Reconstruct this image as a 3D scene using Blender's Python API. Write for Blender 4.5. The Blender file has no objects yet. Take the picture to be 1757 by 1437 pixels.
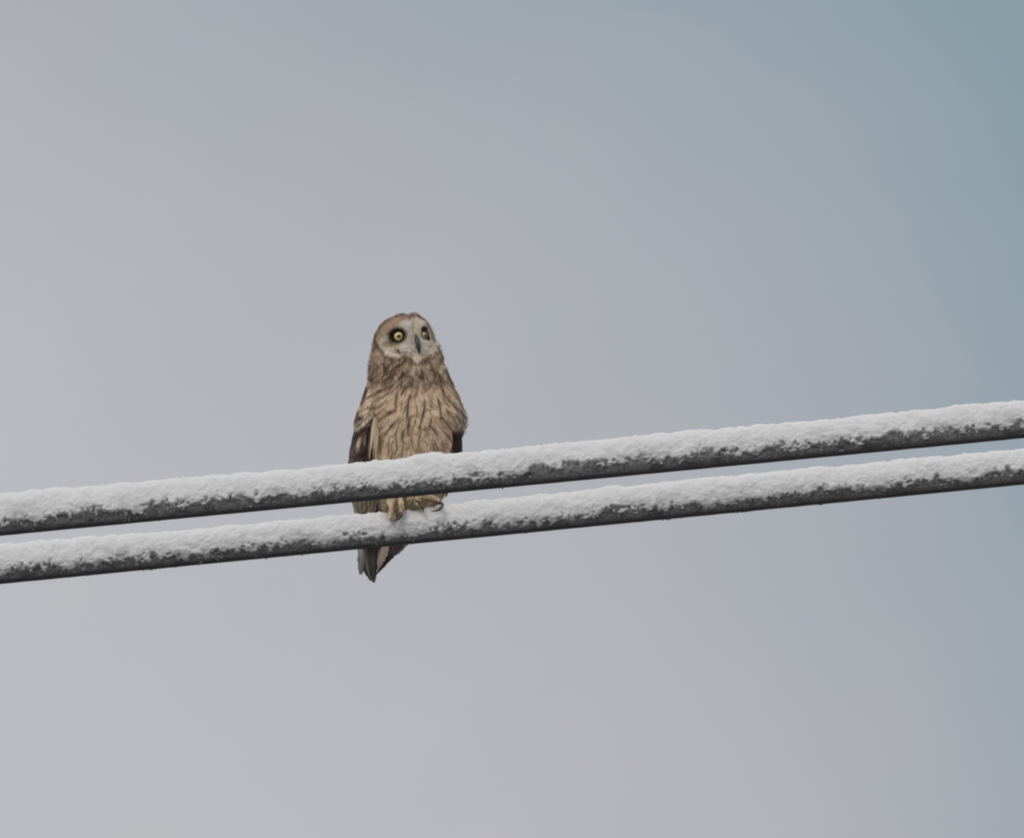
import bpy, math
import numpy as np
from mathutils import Vector
from mathutils.bvhtree import BVHTree

# ------------------------------------------------------------------ camera
S = 0.0008                 # metres per photograph pixel at the perch
D = 12.0                   # camera distance
EL = math.radians(18.0)    # the camera looks up
CX, CY = 878.5, 718.5
ce, se = math.cos(EL), math.sin(EL)
TGT = np.array([0.0, 0.0, 1.6 + D * se])
FWD = np.array([0.0, ce, se]); RT = np.array([1.0, 0, 0]); UP = np.array([0.0, -se, ce])
CAM = TGT - FWD * D
scene = bpy.context.scene
cam_d = bpy.data.cameras.new('camera'); cam = bpy.data.objects.new('camera', cam_d)
scene.collection.objects.link(cam); scene.camera = cam
cam.location = CAM.tolist(); cam.rotation_euler = (math.pi / 2 + EL, 0, 0)
cam_d.sensor_width = 36.0; cam_d.lens = 36.0 * D / (1757 * S)
cam_d.clip_start = 0.1; cam_d.clip_end = 5000

# ------------------------------------------------------------------ world
SUN_EL, SUN_AZ = math.radians(42), math.radians(205)   # azimuth from +Y clockwise: behind the camera, a bit left
world = bpy.data.worlds.new('World'); scene.world = world; world.use_nodes = True
nt = world.node_tree; nt.nodes.clear()
N = lambda t: nt.nodes.new(t)
def math_node(op, a, b=None, c=None, tree=None):
    n = (tree or nt).nodes.new('ShaderNodeMath'); n.operation = op
    for k, v in enumerate((a, b, c)):
        if v is None: continue
        if isinstance(v, (int, float)): n.inputs[k].default_value = v
        else: (tree or nt).links.new(v, n.inputs[k])
    return n.outputs[0]
out = N('ShaderNodeOutputWorld'); bg = N('ShaderNodeBackground')
sky = N('ShaderNodeTexSky'); sky.sky_type = 'NISHITA'; sky.sun_disc = False
sky.sun_elevation = SUN_EL; sky.sun_rotation = SUN_AZ; sky.air_density = 1.0; sky.dust_density = 3.0
bg.inputs['Strength'].default_value = 0.10
tc = N('ShaderNodeTexCoord'); sx = N('ShaderNodeSeparateXYZ'); nt.links.new(tc.outputs['Generated'], sx.inputs[0])
nz = N('ShaderNodeTexNoise'); nz.inputs['Scale'].default_value = 22; nz.inputs['Detail'].default_value = 5
nz.inputs['Roughness'].default_value = 0.55
nt.links.new(tc.outputs['Generated'], nz.inputs['Vector'])
# cloud cover thins towards the upper right of the view
gx = math_node('MULTIPLY', sx.outputs['X'], 3.7)
gz = math_node('MULTIPLY', math_node('SUBTRACT', sx.outputs['Z'], se), 4.2)
xp_ = math_node('MAXIMUM', sx.outputs['X'], 0.0); zp_ = math_node('MAXIMUM', math_node('SUBTRACT', sx.outputs['Z'], se), 0.0)
gq = math_node('ADD', math_node('MULTIPLY', math_node('MULTIPLY', xp_, xp_), 60.0), math_node('MULTIPLY', math_node('MULTIPLY', zp_, zp_), 55.0))
u = math_node('ADD', math_node('ADD', math_node('ADD', gx, gz), gq), 0.335)
u = math_node('ADD', u, math_node('MULTIPLY', math_node('SUBTRACT', nz.outputs['Fac'], 0.5), 0.27))
# the thin patch is local: away from it (overhead, far right, behind) the cloud closes again
far_ = math_node('MULTIPLY', math_node('SUBTRACT', math_node('ABSOLUTE', sx.outputs['X']), 0.10), 6.0)
hi_ = math_node('MULTIPLY', math_node('SUBTRACT', sx.outputs['Z'], 0.40), 5.0)
lo_ = math_node('MULTIPLY', math_node('SUBTRACT', 0.22, sx.outputs['Z']), 5.0)
bk_ = math_node('MULTIPLY', math_node('SUBTRACT', 0.75, sx.outputs['Y']), 5.0)
cl = math_node('MAXIMUM', math_node('MAXIMUM', far_, hi_), math_node('MAXIMUM', lo_, bk_))
cln = N('ShaderNodeClamp'); nt.links.new(cl, cln.inputs['Value'])
clampu = N('ShaderNodeClamp'); nt.links.new(u, clampu.inputs['Value'])
u = math_node('MULTIPLY', clampu.outputs[0], math_node('SUBTRACT', 1.0, cln.outputs[0]))
ramp = N('ShaderNodeValToRGB'); ramp.color_ramp.interpolation = 'B_SPLINE'
def lin(c):
    c = np.asarray(c, float) / 255.0
    return np.where(c <= 0.04045, c / 12.92, ((c + 0.055) / 1.055) ** 2.4)
stops = [(0.0, (187, 188, 192)), (0.22, (182, 182, 187)), (0.45, (171, 173, 180)), (0.66, (158, 167, 175)), (0.82, (146, 161, 170)), (1.0, (135, 158, 166))]
el = ramp.color_ramp.elements
while len(el) < len(stops): el.new(0.5)
for e_, (p_, c_) in zip(el, stops):
    e_.position = p_; e_.color = (*(lin(c_)), 1)
nt.links.new(u, ramp.inputs['Fac'])
# faint warm and cool patches inside the cloud
nz2 = N('ShaderNodeTexNoise'); nz2.inputs['Scale'].default_value = 48; nz2.inputs['Detail'].default_value = 2
nt.links.new(tc.outputs['Generated'], nz2.inputs['Vector'])
tint = N('ShaderNodeValToRGB'); tint.color_ramp.elements[0].position = 0.35; tint.color_ramp.elements[1].position = 0.65
tint.color_ramp.elements[0].color = (0.985, 1.0, 1.01, 1); tint.color_ramp.elements[1].color = (1.006, 1.0, 1.0, 1)
nt.links.new(nz2.outputs['Fac'], tint.inputs['Fac'])
mul = N('ShaderNodeMix'); mul.data_type = 'RGBA'; mul.blend_type = 'MULTIPLY'; mul.inputs['Factor'].default_value = 1
nt.links.new(ramp.outputs['Color'], mul.inputs['A']); nt.links.new(tint.outputs['Color'], mul.inputs['B'])
# an overcast sky is brighter overhead than low down
zz = math_node('MAXIMUM', math_node('SUBTRACT', sx.outputs['Z'], 0.38), 0.0)
gain = math_node('MULTIPLY_ADD', zz, 8.0, 10.1)
vm = N('ShaderNodeVectorMath'); vm.operation = 'SCALE'
nt.links.new(mul.outputs['Result'], vm.inputs[0]); nt.links.new(gain, vm.inputs['Scale'])
mixs = N('ShaderNodeMix'); mixs.data_type = 'RGBA'; mixs.inputs['Factor'].default_value = 0.985
nt.links.new(sky.outputs['Color'], mixs.inputs['A']); nt.links.new(vm.outputs['Vector'], mixs.inputs['B'])
nt.links.new(mixs.outputs['Result'], bg.inputs['Color']); nt.links.new(bg.outputs[0], out.inputs[0])
sun_d = bpy.data.lights.new('sun', 'SUN'); sun = bpy.data.objects.new('sun', sun_d); scene.collection.objects.link(sun)
sun_d.energy = 0.85; sun_d.angle = math.radians(25); sun_d.color = (1.0, 0.965, 0.92)
sd = Vector((math.sin(SUN_AZ) * math.cos(SUN_EL), math.cos(SUN_AZ) * math.cos(SUN_EL), math.sin(SUN_EL)))
sun.rotation_euler = sd.to_track_quat('Z', 'Y').to_euler()
scene.view_settings.view_transform = 'Standard'; scene.view_settings.look = 'None'
scene.view_settings.exposure = 0.0; scene.view_settings.gamma = 1.0
scene.render.engine = 'CYCLES'
scene.cycles.filter_width = 2.1

# ------------------------------------------------------------------ helpers
rng = np.random.default_rng(7)
def P(px, py, y=0.0):
    """world point on the plane y (metres) that the camera sees at a photograph pixel"""
    px = np.asarray(px, float); py = np.asarray(py, float); y = np.asarray(y, float)
    d = FWD + ((px - CX) * S / D)[..., None] * RT - ((py - CY) * S / D)[..., None] * UP
    t = (y - CAM[1]) / d[..., 1]
    return CAM + d * t[..., None]
def proj(p):
    q = p - CAM
    z = q @ FWD
    return CX + (q @ RT) / z * D / S, CY - (q @ UP) / z * D / S
def smooth(a, b, x):
    t = np.clip((x - a) / (b - a), 0, 1); return t * t * (3 - 2 * t)
def hash3(ix, iy, iz, seed):
    h = (ix * 374761393 + iy * 668265263 + iz * 2147483647 + seed * 974711) & 0xFFFFFFFF
    h = ((h ^ (h >> 13)) * 1274126177) & 0xFFFFFFFF
    h = ((h ^ (h >> 16)) * 2246822519) & 0xFFFFFFFF
    h = h ^ (h >> 15)
    return (h & 0xFFFFFF) / float(0xFFFFFF)
def vnoise(x, y, z=0.0, seed=0):
    x, y, z = np.broadcast_arrays(np.asarray(x, float), y, z)
    fx, fy, fz = np.floor(x), np.floor(y), np.floor(z)
    ix, iy, iz = fx.astype(np.int64), fy.astype(np.int64), fz.astype(np.int64)
    tx, ty, tz = x - fx, y - fy, z - fz
    tx, ty, tz = (t * t * t * (t * (t * 6 - 15) + 10) for t in (tx, ty, tz))
    r = 0
    for a in (0, 1):
        wa = tx if a else 1 - tx
        for b in (0, 1):
            wb = ty if b else 1 - ty
            for c in (0, 1):
                wc = tz if c else 1 - tz
                r = r + wa * wb * wc * hash3(ix + a, iy + b, iz + c, seed)
    return r * 2 - 1
def fbm(x, y, z=0.0, seed=0, octv=4, gain=0.5):
    r, a, f, s = 0, 1.0, 1.0, 0
    for k in range(octv):
        r = r + a * vnoise(np.asarray(x) * f, np.asarray(y) * f, np.asarray(z) * f, seed + k); s += a
        a *= gain; f *= 2.03
    return r / s
def grid_faces(nr, nc, closed):
    i = np.arange(nr - 1)[:, None]; j = np.arange(nc if closed else nc - 1)[None, :]
    a = i * nc + j; b = i * nc + (j + 1) % nc; c = (i + 1) * nc + (j + 1) % nc; d = (i + 1) * nc + j
    return np.stack([a, b, c, d], -1).reshape(-1, 4)
def mixc(a, b, f): return a * (1 - f[..., None]) + b * f[..., None]
class Geo:
    def __init__(s): s.v, s.f, s.c, s.n = [], [], [], 0
    def add(s, v, f, c=(1, 1, 1)):
        v = np.asarray(v, float).reshape(-1, 3)
        c = np.broadcast_to(np.asarray(c, float), v.shape)
        s.v.append(v); s.c.append(c); s.f += (np.asarray(f) + s.n).tolist() if not isinstance(f, list) else [[k + s.n for k in q] for q in f]
        s.n += len(v)
def link(name, geo, mat, parent=None, smooth_shade=True):
    me = bpy.data.meshes.new(name)
    V = np.concatenate(geo.v); C = np.concatenate(geo.c)
    base = np.array(parent.matrix_world.translation) if parent else 0
    if parent is not None:
        base = np.zeros(3); p = parent
        while p is not None: base = base + np.array(p.location); p = p.parent
    me.from_pydata((V - base).tolist(), [], geo.f)
    at = me.color_attributes.new('Col', 'FLOAT_COLOR', 'POINT')
    at.data.foreach_set('color', np.concatenate([C, np.ones((len(C), 1))], 1).astype(np.float32).ravel())
    if smooth_shade: me.polygons.foreach_set('use_smooth', [True] * len(me.polygons))
    me.update()
    o = bpy.data.objects.new(name, me); scene.collection.objects.link(o)
    if mat: me.materials.append(mat)
    if parent: o.parent = parent
    return o
def thing(name, loc, label, cat, group=None):
    o = bpy.data.objects.new(name, None); scene.collection.objects.link(o)
    o.location = loc; o.empty_display_size = 0.05
    o['label'] = label; o['category'] = cat
    if group: o['group'] = group
    return o
def principled(name, color, rough, use_attr=False, **kw):
    m = bpy.data.materials.new(name); m.use_nodes = True
    t = m.node_tree; b = t.nodes['Principled BSDF']
    b.inputs['Base Color'].default_value = (*color, 1); b.inputs['Roughness'].default_value = rough
    if use_attr:
        a = t.nodes.new('ShaderNodeAttribute'); a.attribute_name = 'Col'
        t.links.new(a.outputs['Color'], b.inputs['Base Color'])
    for k, v in kw.items(): b.inputs[k.replace('_', ' ')].default_value = v
    return m, t, b
def bump(t, b, scale, strength, dist, detail=6, coord='Object'):
    tcn = t.nodes.new('ShaderNodeTexCoord'); n = t.nodes.new('ShaderNodeTexNoise')
    n.inputs['Scale'].default_value = scale; n.inputs['Detail'].default_value = detail
    t.links.new(tcn.outputs[coord], n.inputs['Vector'])
    bp = t.nodes.new('ShaderNodeBump'); bp.inputs['Strength'].default_value = strength; bp.inputs['Distance'].default_value = dist
    t.links.new(n.outputs['Fac'], bp.inputs['Height']); t.links.new(bp.outputs[0], b.inputs['Normal'])
    return n

# ------------------------------------------------------------------ ground
gm, t_, b_ = principled('old_snow_ground', (0.3, 0.3, 0.3), 0.9)
n_ = bump(t_, b_, 0.8, 0.4, 0.05)
cr = t_.nodes.new('ShaderNodeValToRGB'); cr.color_ramp.elements[0].position = 0.42; cr.color_ramp.elements[1].position = 0.6
cr.color_ramp.elements[0].color = (0.07, 0.06, 0.05, 1); cr.color_ramp.elements[1].color = (0.40, 0.40, 0.41, 1)
t_.links.new(n_.outputs['Fac'], cr.inputs['Fac']); t_.links.new(cr.outputs['Color'], b_.inputs['Base Color'])
xs = np.concatenate([-np.geomspace(2500, 4, 24), [0], np.geomspace(4, 2500, 24)])
gx_, gy_ = np.meshgrid(xs, xs)
gz_ = 0.25 * fbm(gx_ * 0.03, gy_ * 0.03, 0, 3, 3) * np.clip(np.hypot(gx_, gy_ + 11) / 40, 0, 1)
g = Geo(); g.add(np.stack([gx_, gy_, gz_], -1), grid_faces(len(xs), len(xs), False))
ground = link('ground', g, gm); ground['kind'] = 'structure'

# ------------------------------------------------------------------ cables
R_C = 21.5 * S
LINES = {'upper': (918.5, -0.0953, -0.20), 'lower': (1001.5, -0.0970, 0.0)}
TOPS = {'upper': ([-400, 0, 200, 400, 580, 640, 690, 735, 790, 850, 1000, 1350, 1757, 2200],
                  [72, 74, 71, 69, 66, 67, 66, 72, 68, 67, 67, 65, 66, 66]),
        'lower': ([-400, 0, 400, 600, 660, 700, 850, 1100, 1357, 1757, 2200],
                  [71, 70, 62, 62, 61, 62, 64, 65, 65, 63, 63])}
def cable_px(which, px):
    b0, k, y = LINES[which]
    return b0 + k * px - 21.5, y
sm, t_, b_ = principled('fresh_snow', (0.80, 0.80, 0.79), 0.85, True)
b_.inputs['Subsurface Weight'].default_value = 0.25; b_.inputs['Subsurface Radius'].default_value = (0.004, 0.005, 0.006)
b_.inputs['Subsurface Scale'].default_value = 1.0; b_.inputs['Specular IOR Level'].default_value = 0.25
bump(t_, b_, 170, 0.55, 0.0026, 7)
cm, t_, b_ = principled('black_cable_sheath', (0.05, 0.047, 0.05), 0.55)
n_ = bump(t_, b_, 340, 0.5, 0.0006, 5)
tcn = t_.nodes.new('ShaderNodeTexCoord'); fr = t_.nodes.new('ShaderNodeTexNoise'); fr.inputs['Scale'].default_value = 260
fr.inputs['Detail'].default_value = 8; fr.inputs['Roughness'].default_value = 0.7
t_.links.new(tcn.outputs['Object'], fr.inputs['Vector'])
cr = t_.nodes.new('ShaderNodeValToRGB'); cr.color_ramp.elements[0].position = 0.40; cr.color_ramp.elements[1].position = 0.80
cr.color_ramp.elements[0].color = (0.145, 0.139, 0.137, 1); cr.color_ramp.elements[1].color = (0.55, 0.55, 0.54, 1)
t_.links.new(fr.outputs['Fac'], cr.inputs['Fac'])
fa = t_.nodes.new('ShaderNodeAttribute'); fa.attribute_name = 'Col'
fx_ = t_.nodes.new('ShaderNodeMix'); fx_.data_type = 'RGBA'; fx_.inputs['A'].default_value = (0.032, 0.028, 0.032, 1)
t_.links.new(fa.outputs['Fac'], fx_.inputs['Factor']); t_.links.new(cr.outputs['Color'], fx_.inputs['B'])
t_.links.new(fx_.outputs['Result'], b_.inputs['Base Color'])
def make_cable(which, label, seed):
    b0, k, y0 = LINES[which]
    root = thing('snowy_cable', P(CX, cable_px(which, CX)[0], y0).tolist(), label, 'cable', 'two snow-laden overhead cables')
    # positions along the cable in photograph pixels, fine inside the frame, coarse beyond
    fine = np.arange(-260, 2020, 1.5)
    far = np.geomspace(2, 16000, 420)
    s = np.concatenate([(-260 - far)[::-1], fine, 2020 + far])
    c = P(s, b0 + k * s - 21.5, y0)
    tan = (c[-1] - c[0]) / np.linalg.norm(c[-1] - c[0])
    upv = np.cross(np.array([0, -1.0, 0]), tan); upv = upv / np.linalg.norm(upv)
    if upv[2] < 0: upv = -upv
    fr_ = np.array([0, -1.0, 0])
    # sheath
    nc = 40; th = np.linspace(0, 2 * np.pi, nc, endpoint=False)
    ss = s[::4]; cc = c[::4]
    rr = R_C * (1 + 0.012 * fbm(ss[:, None] * 0.05, np.cos(th)[None] * 1.2, np.sin(th)[None] * 1.2, seed, 3))
    V = cc[:, None] + rr[..., None] * (np.cos(th)[None, :, None] * fr_ + np.sin(th)[None, :, None] * upv)
    fz = smooth(-1.0, -0.72, np.sin(th))[None, :] * np.clip(0.85 + 0.9 * fbm(ss[:, None] / 14, np.cos(th)[None] * 3, np.sin(th)[None] * 3, seed + 3, 3), 0, 1)  # patchy frost, with the underside's shade painted in as a dark bottom rim
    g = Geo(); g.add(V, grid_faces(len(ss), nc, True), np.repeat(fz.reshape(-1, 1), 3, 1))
    g.f += [list(range(nc))[::-1], [g.n - nc + q for q in range(nc)]]
    # hanging droplets of ice along the underside
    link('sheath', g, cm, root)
    # snow
    nc = 132
    th = np.linspace(math.radians(-75), math.radians(255), nc)
    T, SS = np.meshgrid(th, s)
    top = np.interp(s, *TOPS[which])[:, None] - 21.5
    a = 27.5 + 2.0 * fbm(SS * 0.012, T * 0.6, 0, seed + 5, 3)
    b = top + 1.6 * fbm(SS * 0.03, 0, 0, seed + 9, 3)
    ct, st = np.cos(T), np.sin(T)
    up_r = 1.0 / np.sqrt((ct / a) ** 2 + (np.maximum(st, 0) / b) ** 2 + (np.minimum(st, 0) / 23.5) ** 2)
    X, Y, Z = SS, 26 * ct, 26 * st
    lump = 2.6 * fbm(X / 30, Y / 26, Z / 26, seed + 20, 3) + 2.0 * fbm(X / 11, Y / 9, Z / 9, seed + 30, 3)
    grain = 1.0 * fbm(X / 3.2, Y / 3.2, Z / 3.2, seed + 40, 2)
    # ragged lower edge, front (th near 0) and back (th near pi)
    thb = math.radians(-29 if which == 'upper' else -40) + math.radians(20) * fbm(SS / 55, 0, (ct > 0) * 7.0, seed + 50, 2) \
        + math.radians(30) * fbm(SS / 11, T * 2.2, 0, seed + 60, 3) + math.radians(13) * vnoise(X / 4.5, Y / 4.5, Z / 4.5, seed + 70)
    dth = np.where(ct > 0, T, np.pi - T) - thb
    m = smooth(math.radians(-2), math.radians(30), dth)
    edge = 1 + 1.3 * np.exp(-(dth / 0.45) ** 2)
    r = (21.5 - 2.2) * (1 - m) + (up_r + lump) * m + grain * edge * smooth(-0.1, 0.15, dth)
    r = np.where(dth < -0.02, 19.0, r)
    # stray crumbs frozen to the sheath below the edge
    cr_ = vnoise(X / 4.0, Y / 4.0, Z / 4.0, seed + 80) * smooth(-0.5, -0.05, dth)
    r = np.where((dth < 0.0) & (cr_ > 0.50), 21.2 + (cr_ - 0.50) * 9, r)
    if which == 'lower':      # the snow is pressed down where the feet grip
        for fx, w in ((680, 15), (716, 16)):
            r = r - 6.0 * np.exp(-((SS - fx) / w) ** 2) * smooth(0.3, 0.9, st)
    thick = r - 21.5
    thick_mix = smooth(-0.5, 7.0, thick + 2.0 * fbm(X / 7, Y / 7, Z / 7, seed + 90, 3))
    col_ = mixc(np.broadcast_to(np.array([0.40, 0.395, 0.39]), r.shape + (3,)), np.array([0.78, 0.78, 0.77]), thick_mix)  # greyer where the crust is thin
    r = r * S
    V = c[:, None] + r[..., None] * (ct[..., None] * fr_ + st[..., None] * upv)
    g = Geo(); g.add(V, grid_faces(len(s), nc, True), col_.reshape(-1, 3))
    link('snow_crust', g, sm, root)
    return root
make_cable('upper', 'upper snow-covered dark cable, the nearer one crossing in front of the owl', 100)
make_cable('lower', 'lower snow-covered dark cable, the farther one gripped by the owl\'s feet', 300)

# ------------------------------------------------------------------ owl: markings
KA = 2.0      # reflectance of a surface over its brightness in this soft light
def alb(c):
    a = lin(c) * KA; a = a * min(1.0, 0.80 / a.max()); return np.maximum(a, 0.004)
STREAKS = [  # x0 y0 x1 y1 halfwidth strength  (breast and neck)
 (668,664,636,680,1.9,.8),(662,677,645,687,1.7,.7),(682,676,679,702,2.0,.85),(676,704,653,720,2.1,.95),(650,698,628,703,1.7,.6),
 (703,682,700,714,2.1,.9),(728,690,726,712,1.8,.8),(752,688,756,716,2.1,.95),(757,664,762,684,2.1,.8),(763,679,783,701,2.0,.85),
 (744,655,730,670,1.9,.65),(698,639,686,649,2.6,.9),(724,637,724,648,2.5,.8),(742,633,747,646,2.6,.85),(753,643,757,655,2.8,.95),
 (659,627,663,638,2.6,.85),(693,622,672,636,2.5,.8),(766,639,776,660,2.6,.8),(708,650,707,661,2.0,.7),(697,665,689,675,2.0,.7),
 (703,720,701,744,1.9,.95),(693,738,691,755,1.7,.85),(726,706,720,730,1.8,.9),(740,719,737,731,1.7,.85),(758,716,773,736,1.7,.7),
 (762,742,773,756,1.6,.65),(677,726,662,744,1.9,.8),(657,733,648,743,1.6,.6),(722,739,717,757,1.5,.6),(735,738,728,750,1.4,.55),
 (680,750,682,768,1.7,.65),(706,740,706,758,1.5,.55),(772,690,788,704,1.7,.6),(640,640,636,652,2.2,.7),(648,628,646,640,2.2,.6),
 (668,650,655,660,2.0,.6),(716,662,712,680,1.8,.6),(740,684,738,706,1.4,.45),(690,690,690,712,1.3,.4),(664,690,648,702,1.4,.5),
 (714,700,713,722,1.3,.45),(766,702,778,716,1.5,.6),(744,735,752,750,1.4,.55),(656,752,652,772,1.6,.5),(668,756,667,778,1.5,.5),
 (741,757,745,773,1.5,.55),(757,755,762,772,1.5,.55),(716,762,714,776,1.3,.4),(776,742,780,764,1.5,.5),(732,760,730,774,1.3,.4),
 (776,665,785,682,1.9,.6),(785,684,793,700,1.7,.6),(788,706,799,716,1.7,.6),(784,716,794,727,1.6,.6),(646,655,637,662,1.8,.6)]
rs = np.random.default_rng(11)
def flow_x(px, py):
    k = np.interp(py, [600, 640, 670, 720, 760, 820, 900], [0.2, 0.75, 1.15, 1.0, 0.6, 0.15, 0.0])
    return np.clip(k * (px - 707) / 62, -1.5, 1.5)
LISTED = len(STREAKS)
STREAKS = [(x0 - (x1 - x0) * .18, y0 - (y1 - y0) * .18, x1 + (x1 - x0) * .18, y1 + (y1 - y0) * .18, w * (1.5 if y0 < 664 else 1.2), min(1, a * 1.2)) for x0, y0, x1, y1, w, a in STREAKS]
for q in range(75):      # finer streaks that follow the lie of the feathers
    x = rs.uniform(634, 796); y = rs.uniform(640, 772)
    a0 = rs.uniform(0.3, 0.75); w0 = rs.uniform(0.8, 1.35); n0 = rs.integers(2, 5)
    for k in range(n0):
        f = flow_x(x, y) + rs.uniform(-0.08, 0.08); n = math.hypot(f, 1); L = 6.5
        x2, y2 = x + f / n * L, y + L / n
        STREAKS.append((x, y, x2 + f / n * 2, y2 + 2 / n, w0 * (1.25 if k else 1), a0)); x, y = x2, y2
for q in range(60):      # blotches of the collar
    x = rs.uniform(634, 780); y = rs.uniform(618, 656); f = flow_x(x, y); L = rs.uniform(4, 9)
    STREAKS.append((x, y, x + f * L, y + L, rs.uniform(1.5, 2.6), rs.uniform(0.3, 0.75)))
STREAKS = np.array(STREAKS)
def seg_mask(px, py, st):
    """strength of tapered strokes at px,py"""
    out_ = np.zeros_like(px)
    for x0, y0, x1, y1, w, a in st:
        sel = (np.abs(px - (x0 + x1) / 2) < abs(x1 - x0) / 2 + 3 * w) & (np.abs(py - (y0 + y1) / 2) < abs(y1 - y0) / 2 + 3 * w)
        if not sel.any(): continue
        X, Y = px[sel], py[sel]; dx, dy = x1 - x0, y1 - y0; L2 = dx * dx + dy * dy
        t = np.clip(((X - x0) * dx + (Y - y0) * dy) / L2, 0, 1)
        bend = 0.04 * math.sqrt(L2) * np.sin(np.pi * t) * (1 if x0 < 707 else -1)
        d = np.hypot(X - x0 - t * dx + bend * abs(dy) / math.sqrt(L2), Y - y0 - t * dy)
        ww = w * (0.45 + 0.75 * np.sin(np.pi * np.clip(t * 0.85 + 0.1, 0, 1)))
        out_[sel] = np.maximum(out_[sel], a * np.exp(-(d / ww) ** 2))
    return out_
def ell(px, py, x, y, rx, ry, ang=0.0, soft=0.25):
    c, s_ = math.cos(math.radians(ang)), math.sin(math.radians(ang))
    dx, dy = px - x, py - y
    r = np.hypot((dx * c + dy * s_) / rx, (-dx * s_ + dy * c) / ry)
    return 1 - smooth(1 - soft, 1 + soft, r)
C_BUFF = alb((186, 160, 133)); C_PALE = alb((197, 179, 154)); C_DARK = alb((54, 36, 20)); C_NECK = alb((106, 88, 73))
C_FACE = alb((162, 153, 138)); C_RED = alb((128, 106, 94)); C_BACK = alb((92, 76, 60)); C_BLACK = alb((26, 18, 8))
def paint(px, py, wy=None):
    """feather colour of body and head; wy = depth relative to the body axis (positive = behind)"""
    px = np.asarray(px, float); py = np.asarray(py, float)
    f = flow_x(px, py)
    along = (py + f * px) / 22; across = (px - f * (py - 700)) / 4.5
    n1 = fbm(across, along, 0, 5, 3); n2 = fbm(px / 26, py / 26, 0, 9, 2)
    c = mixc(np.broadcast_to(C_BUFF, px.shape + (3,)), C_PALE, np.clip(0.42 + 0.7 * n1 + 0.4 * n2, 0, 1))
    c = mixc(c, alb((170, 142, 118)), np.clip(0.7 * n2 + 0.1, 0, 0.35))
    c = mixc(c, C_NECK, np.clip(-0.9 * n1 - 0.5, 0, 0.15))
    greyed = smooth(775, 792, px) * (1 - smooth(735, 745, py)) * smooth(670, 690, py)
    c = mixc(c, alb((140, 132, 124)), 0.7 * greyed)
    # darker collar and neck
    neck = smooth(600, 622, py + 3 * n1) * (1 - smooth(648, 690, py + 0.12 * np.abs(px - 708) + 10 * n1))
    c = mixc(c, C_NECK, 0.82 * neck)
    c = mixc(c, alb((66, 50, 38)), np.clip(neck * smooth(0.05, 0.5, fbm(px / 6, py / 8, 0, 31, 2)), 0, 1) * 0.75)
    c = mixc(c, alb((160, 148, 128)), np.clip(neck * smooth(0.1, 0.5, fbm(px / 5, py / 9, 0, 47, 2)), 0, 1) * 0.6)
    # side of the neck, brown
    side = smooth(0, 10, (650 + (py - 600) * -0.12) - px) * (1 - smooth(655, 690, py)) * smooth(572, 600, py)
    c = mixc(c, C_RED * 0.8, 0.6 * side)
    c = mixc(c, C_DARK, 0.88 * seg_mask(px, py, STREAKS))
    # lower belly: greyer and plain
    low = smooth(835, 850, py)
    c = mixc(c, alb((132, 122, 106)), 0.8 * low)
    # ---- head
    head = 1 - smooth(606, 616, py - 0.004 * (px - 716) ** 2 * -1 + 4 * ell(px, py, 716, 616, 12, 10))
    face = ell(px, py, 704, 584, 54, 41, 8, 0.08) * (1 - smooth(-2.5, 2.5, py - (611 + 11 * np.exp(-((px - 716) / 7.0) ** 2) - 0.10 * np.abs(px - 700)) + 2.0 * fbm(px / 5, py / 6, 0, 63, 2)))
    crown = alb((118, 100, 88))
    hc = mixc(np.broadcast_to(crown, px.shape + (3,)), C_BACK, np.clip(0.5 + 1.2 * fbm(px / 4, py / 7, 0, 61, 2), 0, 1))
    c = mixc(c, hc, (1 - smooth(600, 610, py)))
    ang = np.arctan2(py - 578, px - 684); rad = np.hypot(px - 684, py - 578)
    ray = fbm(ang * 7, rad / 30, 0, 71, 2)
    fc = mixc(np.broadcast_to(C_FACE, px.shape + (3,)), alb((134, 120, 96)), np.clip(0.5 + 1.2 * ray, 0, 1) * (0.25 + 0.7 * smooth(700, 655, px)))
    fc = fc * (1 + 0.16 * fbm(px / 3.5, py / 3.5, 0, 77, 2))[..., None]
    fc = mixc(fc, alb((128, 102, 88)), 0.75 * ell(px, py, 672, 556, 20, 7, -32, 0.5))
    fc = mixc(fc, alb((112, 76, 66)), 0.75 * ell(px, py, 694, 546, 10, 3.2, 0, 0.5))
    fc = mixc(fc, alb((166, 158, 147)), 0.9 * ell(px, py, 701, 558, 9, 11, 25, 0.6))
    fc = mixc(fc, alb((168, 156, 140)), 0.9 * ell(px, py, 718, 558, 6, 12, -5, 0.5))
    fc = mixc(fc, alb((128, 120, 106)), 0.8 * ell(px, py, 708, 560, 2.2, 16, 0, 0.6))
    fc = mixc(fc, alb((82, 60, 44)), 0.9 * ell(px, py, 683 + 0 * px, 602, 5, 2.6, 35, 0.5))
    fc = mixc(fc, alb((134, 122, 88)), 0.7 * ell(px, py, 676, 594, 9, 5, 20, 0.6))
    fc = mixc(fc, alb((163, 156, 145)), 0.85 * ell(px, py, 697, 596, 12, 10, 30, 0.5))
    fc = mixc(fc, alb((160, 151, 137)), 0.8 * ell(px, py, 731, 594, 12, 8, 30, 0.5))
    c = mixc(c, fc, face)
    # pinkish white rim at the lower left of the disc, pale chin
    rim = seg_mask(px, py, [(650, 586, 656, 598, 2.0, .6), (656, 598, 668, 607, 2.2, .85), (668, 607, 684, 611, 2.4, .9)])
    c = mixc(c, alb((184, 164, 154)), rim)
    rim2 = seg_mask(px, py, [(648, 570, 649, 588, 2.2, .55)])
    c = mixc(c, alb((158, 136, 104)), rim2)
    chin = ell(px, py, 716.5, 612, 6.5, 10, 0, 0.5)
    c = mixc(c, alb((172, 160, 144)), 0.95 * chin)
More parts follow.
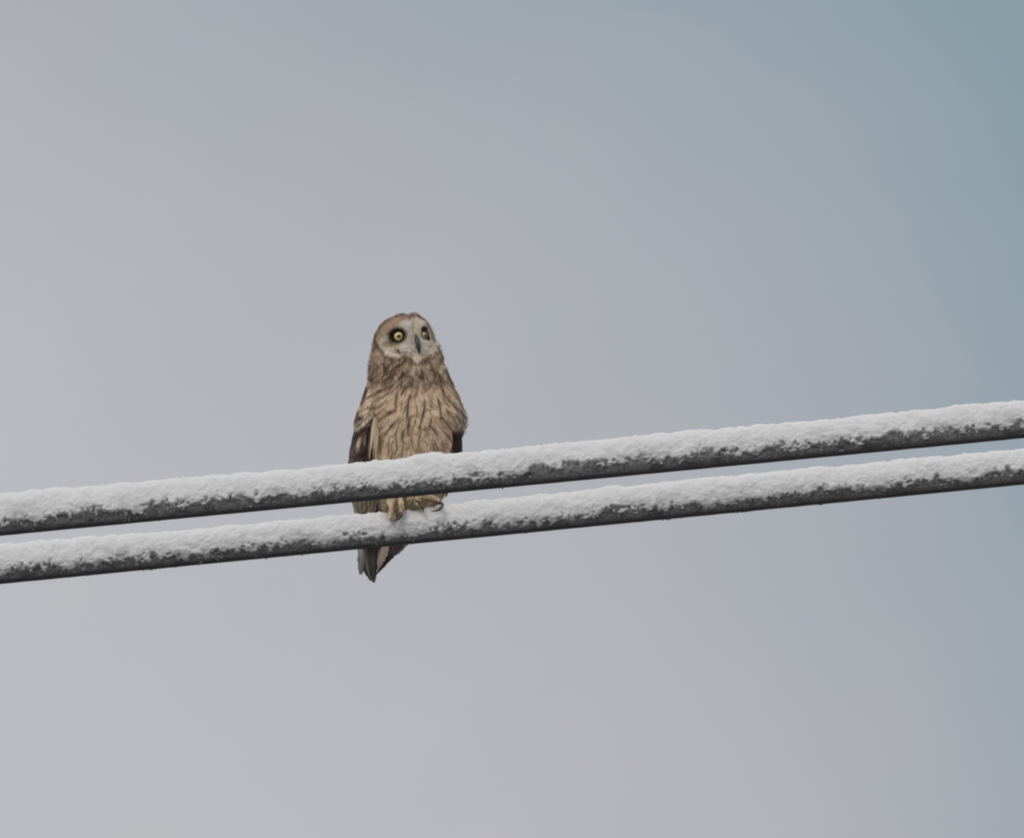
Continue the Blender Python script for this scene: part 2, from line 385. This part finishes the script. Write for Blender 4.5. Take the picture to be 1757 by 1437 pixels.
    ruff = seg_mask(px, py, [(690, 611, 707, 617, 3.2, .85), (726, 617, 742, 609, 3.2, .75), (700, 616, 709, 624, 3.2, .6), (732, 618, 724, 626, 3, .6)])
    c = mixc(c, alb((92, 76, 62)), ruff)
    tuft = seg_mask(px, py, [(702, 548, 708, 539, 2.4, .9), (708, 539, 712, 546, 1.6, .7), (676, 543, 692, 541, 1.6, .6), (716, 541, 730, 549, 2.2, .7),
                             (641, 586, 652, 562, 1.8, .75), (652, 562, 672, 544, 1.6, .7), (732, 552, 745, 584, 4.2, .7), (640, 596, 636, 612, 3.0, .6), (750, 592, 760, 614, 2.0, .6)])
    c = mixc(c, alb((70, 54, 42)), tuft)
    # black feathers round the eyes
    eye = np.maximum(ell(px, py, 681.5, 575.5, 16.5, 14.5, -10, 0.25), 0.8 * ell(px, py, 674, 582, 9, 10, 30, 0.5))
    c = mixc(c, C_BLACK, eye)
    eye2 = np.maximum.reduce([ell(px, py, 728, 565, 5.8, 6.2, 35, 0.3), ell(px, py, 734.2, 579, 4.0, 6, -25, 0.35), 0.9 * ell(px, py, 729.5, 574, 7, 9.5, -15, 0.2)])
    c = mixc(c, C_BLACK * 1.3, eye2)
    if wy is not None:   # back of the bird: mottled brown
        bk = smooth(-0.1, 0.25, wy)
        mot = mixc(np.broadcast_to(C_BACK, px.shape + (3,)), alb((160, 140, 112)), smooth(0.1, 0.5, fbm(px / 9, py / 12, 0, 91, 3)))
        mot = mixc(mot, alb((56, 44, 34)), smooth(0.1, 0.5, fbm(px / 8, py / 14, 3.3, 95, 3)))
        c = mixc(c, mot, bk)
    return c
def paint_wing(px, py, wy=None):
    n1 = fbm(px / 5, py / 13, 0, 111, 3)
    c = mixc(np.broadcast_to(alb((78, 62, 54)), px.shape + (3,)), alb((48, 38, 34)), np.clip(0.5 + n1, 0, 1))
    c = mixc(c, alb((152, 134, 114)), smooth(0.0, 0.4, fbm(px / 6 + 0.3 * py / 6, py / 10, 0, 117, 2)) * (1 - smooth(728, 745, py)) * 0.85)
    sp = seg_mask(px, py, [(617, 752, 613, 772, 2.6, .9), (640, 714, 612, 738, 2.6, .9), (622, 722, 612, 727, 2.6, .6), (630, 700, 616, 712, 2.2, .7),
                           (636, 686, 620, 700, 2.0, .7), (628, 745, 626, 764, 1.4, .5), (640, 722, 634, 786, 2.2, .8), (636, 668, 626, 682, 1.6, .5)]) * (1 - 0.7 * (1 - smooth(700, 712, py)))
    c = mixc(c, alb((168, 152, 136)), sp)
    c = mixc(c, alb((22, 16, 14)), seg_mask(px, py, [(633, 657, 626, 684, 2.2, .95), (634, 728, 631, 786, 2.6, .75), (624, 734, 602, 772, 2.4, .8), (604, 784, 624, 780, 5, .7)]))
    c = mixc(c, alb((118, 108, 94)), smooth(845, 852, py) * (1 - smooth(905, 920, py)) * 0.8)
    spill = smooth(0.0, 5.0, px - np.interp(py, [656, 684, 700, 716, 730], [630, 625, 619, 617, 640]) + 2.5 * n1) * (1 - smooth(712, 728, py + 0.8 * (px - 625)))
    spill = spill * (px < 700)
    c = mixc(c, paint(np.asarray(px, float), np.asarray(py, float)), 0.92 * spill)
    c = mixc(c, alb((28, 20, 18)), smooth(770, 780, px) * smooth(738, 746, py))
    c = mixc(c, alb((138, 130, 122)), 0.7 * smooth(770, 780, px) * (1 - smooth(730, 742, py)))
    c = mixc(c, alb((66, 58, 50)), smooth(0.2, 0.5, vnoise(px / 2.5, py / 30, 0, 131)) * smooth(845, 850, py) * 0.7)
    return c
fm, t_, b_ = principled('owl_feathers', (0.3, 0.25, 0.2), 0.95, True)
b_.inputs['Specular IOR Level'].default_value = 0.12
b_.inputs['Sheen Weight'].default_value = 0.08; b_.inputs['Sheen Roughness'].default_value = 0.6
bump(t_, b_, 900, 0.35, 0.0006, 4)

def feather_cards(g, roots, dirs, nors, L, W, paintf, lift=0.12, nu=5, nv=6, shade=0.10, edge=1.0, wyf=None, tip=0.55, colors=None, fray=0.12, curl=0.0):
    """vectorised vanes: nv rows along, nu across; every vane is bowed, lifted and frayed"""
    n = len(roots)
    d = dirs - nors * np.sum(dirs * nors, 1, keepdims=True); d /= np.linalg.norm(d, axis=1, keepdims=True) + 1e-9
    side = np.cross(d, nors); side /= np.linalg.norm(side, axis=1, keepdims=True) + 1e-9
    t = np.linspace(0, 1, nv)[None, :, None]; u_ = np.linspace(-1, 1, nu)[None, None, :]
    prof = np.sin(np.pi * np.clip(t, 0.05, 0.985) ** tip) ** 0.7
    fr_ = 1 + fray * rng.standard_normal((n, nv, nu)) * (np.abs(u_) > 0.6)
    tl = t + (0.06 * rng.standard_normal((n, nv, nu))) * (t > 0.7) - 0.10 * np.abs(u_) ** 2 * t
    Ls = np.asarray(L)[:, None, None] * S; Ws = np.asarray(W)[:, None, None] * S * 0.5
    h = (lift * Ls * np.sin(np.pi * np.clip(t, 0, 1) * 0.8) - 0.25 * Ws * u_ ** 2 + 0.7 * S + curl * Ls * t ** 2)
    V = roots[:, None, None] + (tl * Ls)[..., None] * d[:, None, None] + (u_ * prof * fr_ * Ws)[..., None] * side[:, None, None] + h[..., None] * nors[:, None, None]
    px, py = proj(V)
    if colors is None:
        wy = None if wyf is None else np.broadcast_to(wyf[:, None, None], px.shape)
        c = paintf(px, py, wy)
    else:
        c = np.broadcast_to(colors[:, None, None], V.shape).copy()
    sh = 1 + shade * rng.standard_normal(n)
    c = c * np.clip(sh, 0.7, 1.35)[:, None, None, None]
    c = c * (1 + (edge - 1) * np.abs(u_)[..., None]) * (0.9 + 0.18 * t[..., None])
    base = grid_faces(nv, nu, False)
    f = (base[None] + (np.arange(n) * nv * nu)[:, None, None]).reshape(-1, 4)
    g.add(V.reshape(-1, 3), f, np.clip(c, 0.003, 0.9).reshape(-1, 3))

# ------------------------------------------------------------------ owl: body
BASE = P(690, 905, 0.0)
owl = thing('owl', BASE.tolist(), 'brown streaked owl with yellow eyes perched behind the upper cable on the lower one', 'owl')
ROWS = np.array([  # py, left, right, depth centre, depth radius (photograph pixels)
 (543.0, 690, 710, 8, 8), (545, 680, 719, 8, 16), (549, 669, 727, 8, 26), (555, 658, 734, 8, 36), (563, 650.5, 739, 8, 44), (572, 645.5, 743, 8, 49),
 (583, 641.5, 747, 8, 52), (598, 639, 754, 9, 53), (610, 637, 758.5, 11, 53), (617, 635.5, 758.5, 12, 54), (626, 634.5, 761, 14, 55),
 (645, 633.5, 769.5, 16, 59), (659, 635, 775.5, 17, 63), (670, 636, 780, 18, 66), (684, 636, 785.5, 19, 68), (700, 635, 791, 20, 70), (715, 635, 797, 21, 71),
 (727, 637, 796, 22, 71), (745, 640, 787, 24, 70), (775, 642, 784, 26, 66), (800, 643, 781, 29, 60), (830, 646, 770, 33, 52), (850, 648, 756, 38, 44),
 (870, 650, 738, 44, 34), (885, 656, 716, 48, 26), (900, 664, 690, 52, 10)])
py_r = np.concatenate([np.arange(543, 560, 0.6), np.arange(560, 900.01, 1.2)])
nc = 240
ph = np.linspace(0, 2 * np.pi, nc, endpoint=False)
def smooth_interp(x, xp, fp):
    v = np.interp(x, xp, fp); k = np.array([1, 2, 3, 2, 1.0]); k /= k.sum()
    vv = np.pad(v, 2, mode='edge'); return np.convolve(vv, k, 'valid')
Lr, Rr, cyr, ryr = (smooth_interp(py_r, ROWS[:, 0], ROWS[:, q]) for q in (1, 2, 3, 4))
cx_ = (Lr + Rr) / 2; rx_ = (Rr - Lr) / 2
cen = P(cx_, py_r, cyr * S)
cp, sp = np.cos(ph), np.sin(ph)
ex = 0.92
V = np.empty((len(py_r), nc, 3))
V[..., 0] = cen[:, None, 0] + (rx_[:, None] * S) * np.sign(cp) * np.abs(cp) ** ex
V[..., 1] = cen[:, None, 1] + (ryr[:, None] * S) * np.sign(sp) * np.abs(sp) ** ex
V[..., 2] = cen[:, None, 2]
F = grid_faces(len(py_r), nc, True)
def normals(V):
    du = np.roll(V, -1, 1) - np.roll(V, 1, 1); dv = np.gradient(V, axis=0)
    n = np.cross(du, dv); n /= np.linalg.norm(n, axis=-1, keepdims=True) + 1e-12
    out_ = V - V.mean(1, keepdims=True)
    s_ = np.sign((n * out_).sum(-1).mean()); return n * s_
Nn = normals(V)
px, py = proj(V)
front = smooth(0.25, -0.25, np.broadcast_to(sp, px.shape))
side_w = smooth(0.7, 0.2, np.broadcast_to(sp, px.shape))
disp = np.zeros_like(px)
disp += 7.0 * ell(px, py, 713, 592, 15, 24, -5, 0.9)              # muzzle ridge
disp += 3.0 * ell(px, py, 706, 556, 10, 12, 10, 0.9)              # brow ridge between the eyes
disp -= 5.0 * ell(px, py, 684, 577, 13, 12, 0, 0.8)               # eye sockets
disp -= 3.5 * ell(px, py, 730, 575, 6, 11, 0, 0.8)
disp += 2.2 * seg_mask(px, py, [(648, 572, 650, 590, 4, 1), (650, 590, 668, 608, 4, 1), (668, 608, 690, 613, 4, 1), (742, 606, 752, 590, 4, 1), (724, 616, 742, 606, 4, .8)])
disp *= front
disp += 1.0 * fbm(px / 14, py / 16, V[..., 1] / S / 14, 201, 3) * smooth(600, 640, py)
disp += 2.0 * fbm(px / 40, py / 30, V[..., 1] / S / 40, 205, 2) * smooth(620, 680, py)
V = V + Nn * (disp * S)[..., None]
# two short ear tufts and the notch between them
hx = px; topw = 1 - smooth(544, 556, np.broadcast_to(py_r[:, None], px.shape))
V[..., 2] += S * topw * (4.0 * np.exp(-((hx - 687) / 9.0) ** 2) + 4.2 * np.exp(-((hx - 712) / 11.0) ** 2) - 5.0 * np.exp(-((hx - 699) / 4.0) ** 2)) * smooth(0.6, -0.2, np.broadcast_to(sp, px.shape))
Nn = normals(V)
px, py = proj(V)
wy = np.broadcast_to(sp, px.shape)
body = Geo(); body.add(V, F, paint(px, py, wy).reshape(-1, 3))
body.f += [list(range(nc)), [body.n - nc + q for q in range(nc)][::-1]]
bvh = BVHTree.FromPolygons([tuple(v) for v in V.reshape(-1, 3)], F.tolist())
def hit(px_, py_):
    d = FWD + (px_ - CX) * S / D * RT - (py_ - CY) * S / D * UP
    d = d / np.linalg.norm(d)
    loc, nor, _, _ = bvh.ray_cast(Vector(CAM), Vector(d))
    if loc is None: return None
    nor = np.array(nor)
    if nor @ d > 0: nor = -nor
    return np.array(loc), nor
# feathers all round, denser and finer on the head
def scatter(n, rmin, rmax, jit=True):
    i0 = np.searchsorted(py_r, rmin); i1 = np.searchsorted(py_r, rmax) - 1
    w = rx_[i0:i1]; w = w / w.sum()
    w = w * np.gradient(py_r)[i0:i1]; w = w / w.sum()
    i = rng.choice(np.arange(i0, i1), n, p=w); j = rng.integers(0, nc, n)
    return V[i, j], Nn[i, j], wy[i, j], px[i, j], py[i, j]
def body_dirs(qx, qy, wyv):
    f = flow_x(qx, qy) * smooth(0.5, -0.1, wyv)
    return np.stack([f, np.zeros_like(f), -np.ones_like(f)], 1) + 0.12 * rng.standard_normal((len(f), 3))
# root order from low to high so upper feathers lie over lower ones
def cover(n, a, b, L, W, lift, nu=5, nv=6, **kw):
    r, nn, wv, qx, qy = scatter(n, a, b)
    o = np.argsort(-qy); r, nn, wv, qx, qy = (z[o] for z in (r, nn, wv, qx, qy))
    Lr_ = rng.uniform(*L, n); Wr_ = rng.uniform(*W, n)
    feather_cards(body, r, body_dirs(qx, qy, wv), nn, Lr_, Wr_, paint, lift, nu, nv, wyf=wv, **kw)
cover(5200, 640, 893, (13, 22), (5, 9), 0.065, shade=0.06, edge=1.03)
cover(1800, 660, 860, (14, 26), (1.5, 3), 0.11, nu=3, nv=5, shade=0.10)
cover(1700, 560, 880, (6, 11), (0.6, 1.1), 0.38, nu=3, nv=4, shade=0.10)
cover(2600, 608, 650, (7, 12), (3.5, 6), 0.12, shade=0.12)
# face and crown: fine plumes radiating from the eyes
r, nn, wv, qx, qy = scatter(9000, 543.5, 616)
dirs = np.stack([np.zeros(len(qx)), np.full(len(qx), 0.3), -np.ones(len(qx))], 1)
ex_ = np.where(qx < 706, 684, 729); dx, dy = qx - ex_, qy - 577
dd = np.hypot(dx, dy) + 1e-6
isf = (wv < 0.1) & (qy > 548)
dirs[isf] = np.stack([dx / dd, 0 * dx, -dy / dd], 1)[isf]
dirs += 0.2 * rng.standard_normal(dirs.shape)
keep = (np.hypot(qx - 684, qy - 577.5) > 9.5) & ~((np.abs(qx - 728.5) < 5) & (np.abs(qy - 576) < 8.5) & (wv < 0)) & (np.abs(qx - 716) + 0.2 * np.abs(qy - 592) > 3.5)
r, nn, wv, dirs = r[keep], nn[keep], wv[keep], dirs[keep]
feather_cards(body, r, dirs, nn, rng.uniform(3.5, 7, len(r)), rng.uniform(1.2, 2.4, len(r)), paint, 0.08, 3, 4, wyf=wv, shade=0.09)
link('body', body, fm, owl)

# ------------------------------------------------------------------ owl: wings
def wing(stations, seed, nfe):
    st = np.array(stations, float)
    yy = np.arange(st[0, 0], st[-1, 0] + 0.1, 1.6)
    Lw, Rw, cy_, ry_ = (smooth_interp(yy, st[:, 0], st[:, q]) for q in (1, 2, 3, 4))
    m = 72; a = np.linspace(0, 2 * np.pi, m, endpoint=False)
    c0 = P((Lw + Rw) / 2, yy, cy_ * S)
    W = np.empty((len(yy), m, 3))
    W[..., 0] = c0[:, None, 0] + (Rw - Lw)[:, None] / 2 * S * np.cos(a)
    W[..., 1] = c0[:, None, 1] + ry_[:, None] * S * np.sin(a)
    W[..., 2] = c0[:, None, 2]
    nn = normals(W); qx, qy = proj(W)
    W = W + nn * (0.8 * S * fbm(qx / 9, qy / 14, W[..., 1] / S / 12, seed, 2))[..., None]
    g = Geo(); g.add(W, grid_faces(len(yy), m, True), paint_wing(qx, qy).reshape(-1, 3))
    g.f += [list(range(m)), [g.n - m + q for q in range(m)][::-1]]
    i = rng.integers(0, int(len(yy) * 0.93), nfe); j = rng.integers(0, m, nfe)
    d = np.tile(np.array([-0.12 if st[0, 1] < 700 else 0.1, 0.12, -1.0]), (nfe, 1)) + 0.10 * rng.standard_normal((nfe, 3))
    long_ = smooth(700, 780, yy[i])
    feather_cards(g, W[i, j], d, nn[i, j], 12 + 16 * long_ + rng.uniform(0, 6, nfe), 6 + 3 * long_, lambda x, y, w: paint_wing(x, y), 0.06, shade=0.16, edge=1.25)
    return g
gl = wing([(656, 631, 638, 12, 14), (670, 626.5, 646, 14, 26), (684, 622.5, 650, 16, 34), (700, 616, 652, 18, 40), (719, 610.5, 650, 20, 44), (740, 608, 646, 22, 46),
           (760, 604.5, 643, 26, 46), (790, 600.5, 640, 30, 44), (820, 600, 644, 36, 40), (850, 604, 652, 42, 34), (868, 608, 656, 46, 28), (884, 614, 654, 50, 22), (905, 620, 648, 56, 16), (935, 625, 642, 62, 10)], 301, 900)
# long pale outer flank plumes lying over the wing's front edge
r_ = []; d_ = []
for x0, y0, x1, y1 in ((643, 716, 634, 789), (646, 722, 640, 790), (648, 735, 644, 790), (640, 712, 612, 737)):
    a_ = P(x0, y0, -26 * S); b__ = P(x1, y1, -24 * S); r_.append(a_); d_.append(b__ - a_)
r_ = np.array(r_); d_ = np.array(d_)
feather_cards(gl, r_, d_, np.tile(np.array([-0.25, -1.0, 0.0]) / 1.03, (4, 1)), np.linalg.norm(d_, axis=1) / S, [5, 4.5, 6, 5], None, 0.03, colors=np.array([alb((160, 148, 126)), alb((150, 136, 114)), C_BUFF * 0.85, alb((140, 126, 110))]), shade=0.03, nv=10)
link('wing', gl, fm, owl)
gr = wing([(690, 775, 789, 26, 16), (708, 772, 798, 27, 30), (722, 772, 797.5, 28, 38), (745, 772, 791.5, 30, 42), (775, 770, 791, 32, 42), (790, 760, 784, 36, 40), (810, 744, 766, 42, 34), (830, 728, 748, 46, 26),
           (850, 712, 732, 54, 20), (870, 700, 716, 60, 14), (890, 690, 704, 66, 8)], 331, 700)
link('wing', gr, fm, owl)

# ------------------------------------------------------------------ owl: tail (long vanes hanging behind the lower cable)
tail = bpy.data.objects.new('tail', None); scene.collection.objects.link(tail); tail.parent = owl
tail.location = (P(655, 880, 55 * S) - BASE).tolist(); tail.empty_display_size = 0.02
def long_vane(path, halfw, col, col2, yoff, bars=0.0, seed=0, shaft=None, asym=0.0):
    """path: (px,py) quill points from base to tip; halfw: half widths at those points; a thin closed vane with a shaft"""
    path = np.array(path, float); n = 46
    tt = np.linspace(0, 1, len(path)); t = np.linspace(0, 1, n)
    qx = smooth_interp(t, tt, path[:, 0]); qy = smooth_interp(t, tt, path[:, 1]); hw = np.interp(t, tt, halfw)
    qx[-1], qy[-1] = path[-1]
    yy = np.interp(t, [0, 1], yoff)
    C0 = P(qx, qy, yy * S)
    tan = np.gradient(C0, axis=0); tan /= np.linalg.norm(tan, axis=1, keepdims=True)
    sd_ = np.cross(tan, np.array([0, -1.0, 0])); sd_ /= np.linalg.norm(sd_, axis=1, keepdims=True)
    if sd_[:, 0].mean() < 0: sd_ = -sd_
    nr = np.cross(sd_, tan)
    if nr[:, 1].mean() > 0: nr = -nr
    m = 13; u_ = np.linspace(-1, 1, m)
    rj = np.random.default_rng(seed)
    ww = hw[:, None] * u_ * (1 + asym * u_) * (1 + 0.10 * rj.standard_normal((n, m)) * (np.abs(u_) > 0.9))
    h = -2.0 * u_ ** 2 + 0.9 * np.exp(-(u_ / 0.12) ** 2)
    g = Geo()
    for sgn in (1, -1):
        Vv = C0[:, None] + (ww * S)[..., None] * sd_[:, None] + ((h * 1.0 + 0.35 * sgn * (1 - np.abs(u_))) * S)[..., None] * nr[:, None]
        ax, ay = proj(Vv)
        k = np.clip(0.5 + 0.9 * fbm(ax / 2.6, ay / 16, 0, seed, 3), 0, 1)
        c = mixc(np.broadcast_to(alb(col), Vv.shape), alb(col2), k)
        if bars: c = mixc(c, alb((150, 140, 124)), bars * smooth(0.4, 0.8, np.sin((t * 26)[:, None] + 1.2 * np.abs(u_)[None, :] + 0 * ax)))
        if shaft is not None: c = mixc(c, alb(shaft), np.broadcast_to(np.exp(-(u_ / 0.16) ** 2), ax.shape) * 0.8)
        f = grid_faces(n, m, False)
        g.add(Vv, f if sgn > 0 else f[:, ::-1], c.reshape(-1, 3))
    return g
VANES = [
 ([(636, 870), (624, 905), (621, 940), (620, 966), (619, 985)], [7, 8, 7.5, 6.5, 3.0], (134, 131, 126), (100, 97, 92), (58, 74), 0.2, (150, 146, 140)),
 ([(650, 870), (632, 905), (627, 940), (630, 972), (637, 996)], [8, 10, 11, 10, 2.0], (92, 87, 82), (62, 57, 54), (62, 80), 0.0, (150, 146, 136)),
 ([(660, 870), (648, 905), (642, 940), (640, 974), (641.5, 999)], [8, 11, 11, 8, 2.0], (82, 76, 72), (54, 49, 48), (56, 78), 0.0, (92, 84, 78)),
 ([(680, 868), (664, 905), (659, 930), (655, 952), (649, 975)], [9, 12, 11.5, 9, 1.0], (172, 158, 146), (160, 146, 134), (66, 70), 0.0, (176, 166, 150)),
 ([(700, 872), (692, 908), (681, 934), (664, 956), (646, 984)], [8, 10, 10, 8, 1.2], (84, 70, 66), (44, 34, 33), (72, 76), 0.0, None),
 ([(716, 872), (704, 908), (692, 930), (682, 944), (670, 956)], [8, 9, 9, 6, 1.0], (140, 128, 126), (120, 108, 106), (78, 82), 0.15, None),
]
for q, (pth, hw, c1, c2, yo, bars, shf) in enumerate(VANES):
    link('tail_feather', long_vane(pth, hw, c1, c2, yo, bars, 400 + q * 10, shf), fm, tail)

# ------------------------------------------------------------------ owl: eyes and beak
eye_m, t_, b_ = principled('yellow_iris', tuple(alb((214, 200, 134))), 0.25, True)
b_.inputs['Coat Weight'].default_value = 0.3; b_.inputs['Coat Roughness'].default_value = 0.1
pup_m, _, _ = principled('black_pupil', (0.01, 0.008, 0.004), 0.2)
def ellipsoid(g, c, ax, r, colf=None, nu=40, nv=24):
    """ax: 3 orthonormal rows; r: radii; pole along ax[2]"""
    th = np.linspace(0.001, np.pi - 0.001, nv); a = np.linspace(0, 2 * np.pi, nu, endpoint=False)
    T, A = np.meshgrid(th, a, indexing='ij')
    L = np.stack([np.sin(T) * np.cos(A) * r[0], np.sin(T) * np.sin(A) * r[1], np.cos(T) * r[2]], -1)
    col = np.ones(L.shape) if colf is None else colf(T, A)
    g.add((L @ np.array(ax) + c), grid_faces(nv, nu, True), col.reshape(-1, 3))
def frame_of(n, upv=np.array([0, 0, 1.0])):
    n = n / np.linalg.norm(n); a = np.cross(upv, n); a /= np.linalg.norm(a); return np.array([a, np.cross(n, a), n])
def iris_col(T, A, tint=(172, 156, 104)):
    k = smooth(0.80, 1.0, T / 1.25)          # dark outer ring of the iris
    rays = 0.08 * np.sin(A * 9) * np.sin(T * 6)
    c = alb(tint)[None, None] * (1 + rays)[..., None]
    c = mixc(c, alb((134, 116, 64)), smooth(0.28, 0.5, T) * (1 - smooth(0.5, 0.8, T)) * 0.5)
    return mixc(c, alb((40, 30, 12)), k)
def eye_at(x, y, nrm, r, flat, pupil_r, push, tint=(172, 156, 104)):
    h, _ = hit(x, y)
    ax = frame_of(np.array(nrm, float))
    c = h + ax[2] * push * S
    g = Geo(); ellipsoid(g, c, ax, (r * S, r * S, flat * S), lambda T, A: iris_col(T, A, tint))
    e = link('eye', g, eye_m, owl)
    # pupil: a shallow cap seated on the front of the eye
    g = Geo(); ellipsoid(g, c + ax[2] * (flat - 0.35) * S, ax, (pupil_r * S, pupil_r * S, 0.75 * S), None, 24, 12)
    link('pupil', g, pup_m, e)
eye_at(684, 577.5, (0.06, -1, -0.12), 8.4, 5.5, 2.9, -1.2)
eye_at(728.0, 576, (0.85, -0.7, -0.1), 7.0, 4.4, 2.4, -2.0, (150, 138, 106))
bk_m, _, _ = principled('dark_horn_beak', tuple(alb((46, 46, 40))), 0.45)
def tube(g, pts, rad, nseg=14, flat=1.0, sub=6):
    pts = np.array(pts, float); n = (len(pts) - 1) * sub + 1
    t0 = np.arange(len(pts)); t = np.linspace(0, len(pts) - 1, n)
    # Catmull-Rom through the points
    Q = np.vstack([2 * pts[0] - pts[1], pts, 2 * pts[-1] - pts[-2]])
    i = np.minimum(t.astype(int), len(pts) - 2); f = (t - i)[:, None]
    p0, p1, p2, p3 = Q[i], Q[i + 1], Q[i + 2], Q[i + 3]
    C0 = 0.5 * ((2 * p1) + (-p0 + p2) * f + (2 * p0 - 5 * p1 + 4 * p2 - p3) * f ** 2 + (-p0 + 3 * p1 - 3 * p2 + p3) * f ** 3)
    R0 = np.interp(t, t0, rad) * S
    tan = np.gradient(C0, axis=0); tan /= np.linalg.norm(tan, axis=1, keepdims=True)
    ref = np.array([0.31, 0.9, 0.3])
    a = np.cross(tan, ref); a /= np.linalg.norm(a, axis=1, keepdims=True); b = np.cross(tan, a)
    th = np.linspace(0, 2 * np.pi, nseg, endpoint=False)
    W = C0[:, None] + R0[:, None, None] * (np.cos(th)[None, :, None] * a[:, None] + flat * np.sin(th)[None, :, None] * b[:, None])
    k = g.n; g.add(W, grid_faces(n, nseg, True))
    g.f += [[k + q for q in range(nseg)][::-1], [k + (n - 1) * nseg + q for q in range(nseg)]]
    return C0, R0
g = Geo()
pts = []
for x, y, o in ((713.5, 573, -1.0), (715, 582, 2.5), (716.6, 592, 6.0), (718, 600, 6.5), (718.6, 607, 3.0)):
    h, n_ = hit(x, y); pts.append(h + np.array([0.12, -1, 0]) * o * S)
tube(g, pts, [2.2, 3.8, 4.4, 3.8, 1.0])
link('beak', g, bk_m, owl)

# ------------------------------------------------------------------ owl: legs
def leg(shank, toes, claws, pads):
    """feathered shank and toes in one mesh, each claw a sub-part"""
    g = Geo()
    pts = [P(x, y, d * S) for x, y, d, r_ in shank]
    tube(g, pts, [q[3] for q in shank], 18)
    for tq in toes: tube(g, [P(x, y, d * S) for x, y, d, r_ in tq], [q[3] for q in tq], 14)
    Vv = np.concatenate(g.v); qx, qy = proj(Vv)
    n = fbm(qx / 3, qy / 9, Vv[:, 1] / S / 3, 501, 3)
    c = mixc(np.broadcast_to(alb((164, 148, 122)), Vv.shape), alb((120, 102, 80)), np.clip(0.4 + 1.2 * n, 0, 1))
    c = mixc(c, alb((128, 114, 92)), smooth(858, 852, qy) * smooth(698, 706, qx) * 0.7)
    g.c = [c]
    # short downy plumes over shank and toes
    base = Vv.copy(); k = len(base); i = rng.integers(0, k, 900)
    cc = np.mean([P(x, y, d * S) for x, y, d, r_ in shank], 0)
    nr = base[i] - cc; nr[:, 2] *= 0.15; nr /= np.linalg.norm(nr, axis=1, keepdims=True)
    d = np.tile(np.array([0, -0.1, -1.0]), (900, 1)) + 0.25 * rng.standard_normal((900, 3))
    feather_cards(g, base[i] - nr * 0.4 * S, d, nr, rng.uniform(4, 8, 900), rng.uniform(1.0, 2.2, 900), None, 0.13, 3, 4, colors=c[i], shade=0.24)
    o = link('leg', g, fm, owl)
    for cq in claws:
        g = Geo(); tube(g, [P(x, y, d * S) for x, y, d, r_ in cq], [q[3] for q in cq], 12)
        link('claw', g, claw_m, o)
claw_m, _, _ = principled('brown_black_claw', tuple(alb((58, 40, 26))), 0.4)
leg([(688, 806, 18, 13), (684, 835, 4, 11), (681, 852, -14, 9), (679, 858, -20, 8)],
    [[(677, 852, -16, 5.4), (672, 864, -30, 4.9), (671, 878, -33, 4.4), (672.5, 889, -34, 2.4)],
     [(684, 852, -18, 4.8), (688.5, 862, -30, 4.0), (688.5, 874, -33, 3.8), (687, 882, -34, 2.4)],
     [(674, 854, -12, 5), (667, 860, -24, 4.2), (665.5, 868, -28, 3.6)],
     [(682, 850, 0, 5), (682, 860, 30, 4.5), (682, 874, 38, 3.5)]],
    [[(686.5, 880, -37, 3.0), (686, 887, -40, 2.7), (681, 891, -42, 2.0), (675, 894, -40, 0.5)],
     [(679.8, 862, -34, 1.3), (680.5, 872, -38, 2.1), (681, 883, -40, 2.0), (680, 890, -38, 0.6)],  # dark strip standing in for the shaded gap between the two toes
     [(665.5, 866, -30, 2.4), (664.5, 872, -33, 2.0), (663.5, 878, -33, 0.5)],
     [(682, 872, 38, 2.5), (681, 884, 38, 1.8), (680, 893, 34, 0.5)]], None)
leg([(718, 806, 18, 13), (722, 832, 4, 11), (724, 848, -8, 9), (724, 853, -14, 6.5)],
    [[(722, 850, -12, 6.5), (716, 855, -22, 5), (717, 859, -27, 3.6), (720, 862, -30, 2.6)],
     [(726, 850, -12, 6.5), (738, 853, -22, 5.5), (748, 856, -28, 4.2), (755, 860, -32, 3.2)],
     [(722, 850, -12, 5.5), (708, 852, -20, 5), (702, 856, -24, 3.6)],
     [(724, 850, 0, 5), (724, 858, 28, 4.5), (724, 870, 38, 3.5)]],
    [[(713, 858, -30, 1.4), (721, 862, -33, 2.7), (725, 870, -37, 2.5), (726.5, 879, -37, 0.5)],
     [(729, 856, -30, 1.2), (738, 859, -33, 1.8), (747, 861, -35, 2.4), (757, 863, -37, 2.9), (759, 867.5, -40, 2.6), (752, 874.5, -41, 2.0), (740, 877, -39, 0.5)],
     [(724, 868, 38, 2.5), (723, 880, 38, 1.8), (722, 889, 34, 0.5)]], None)
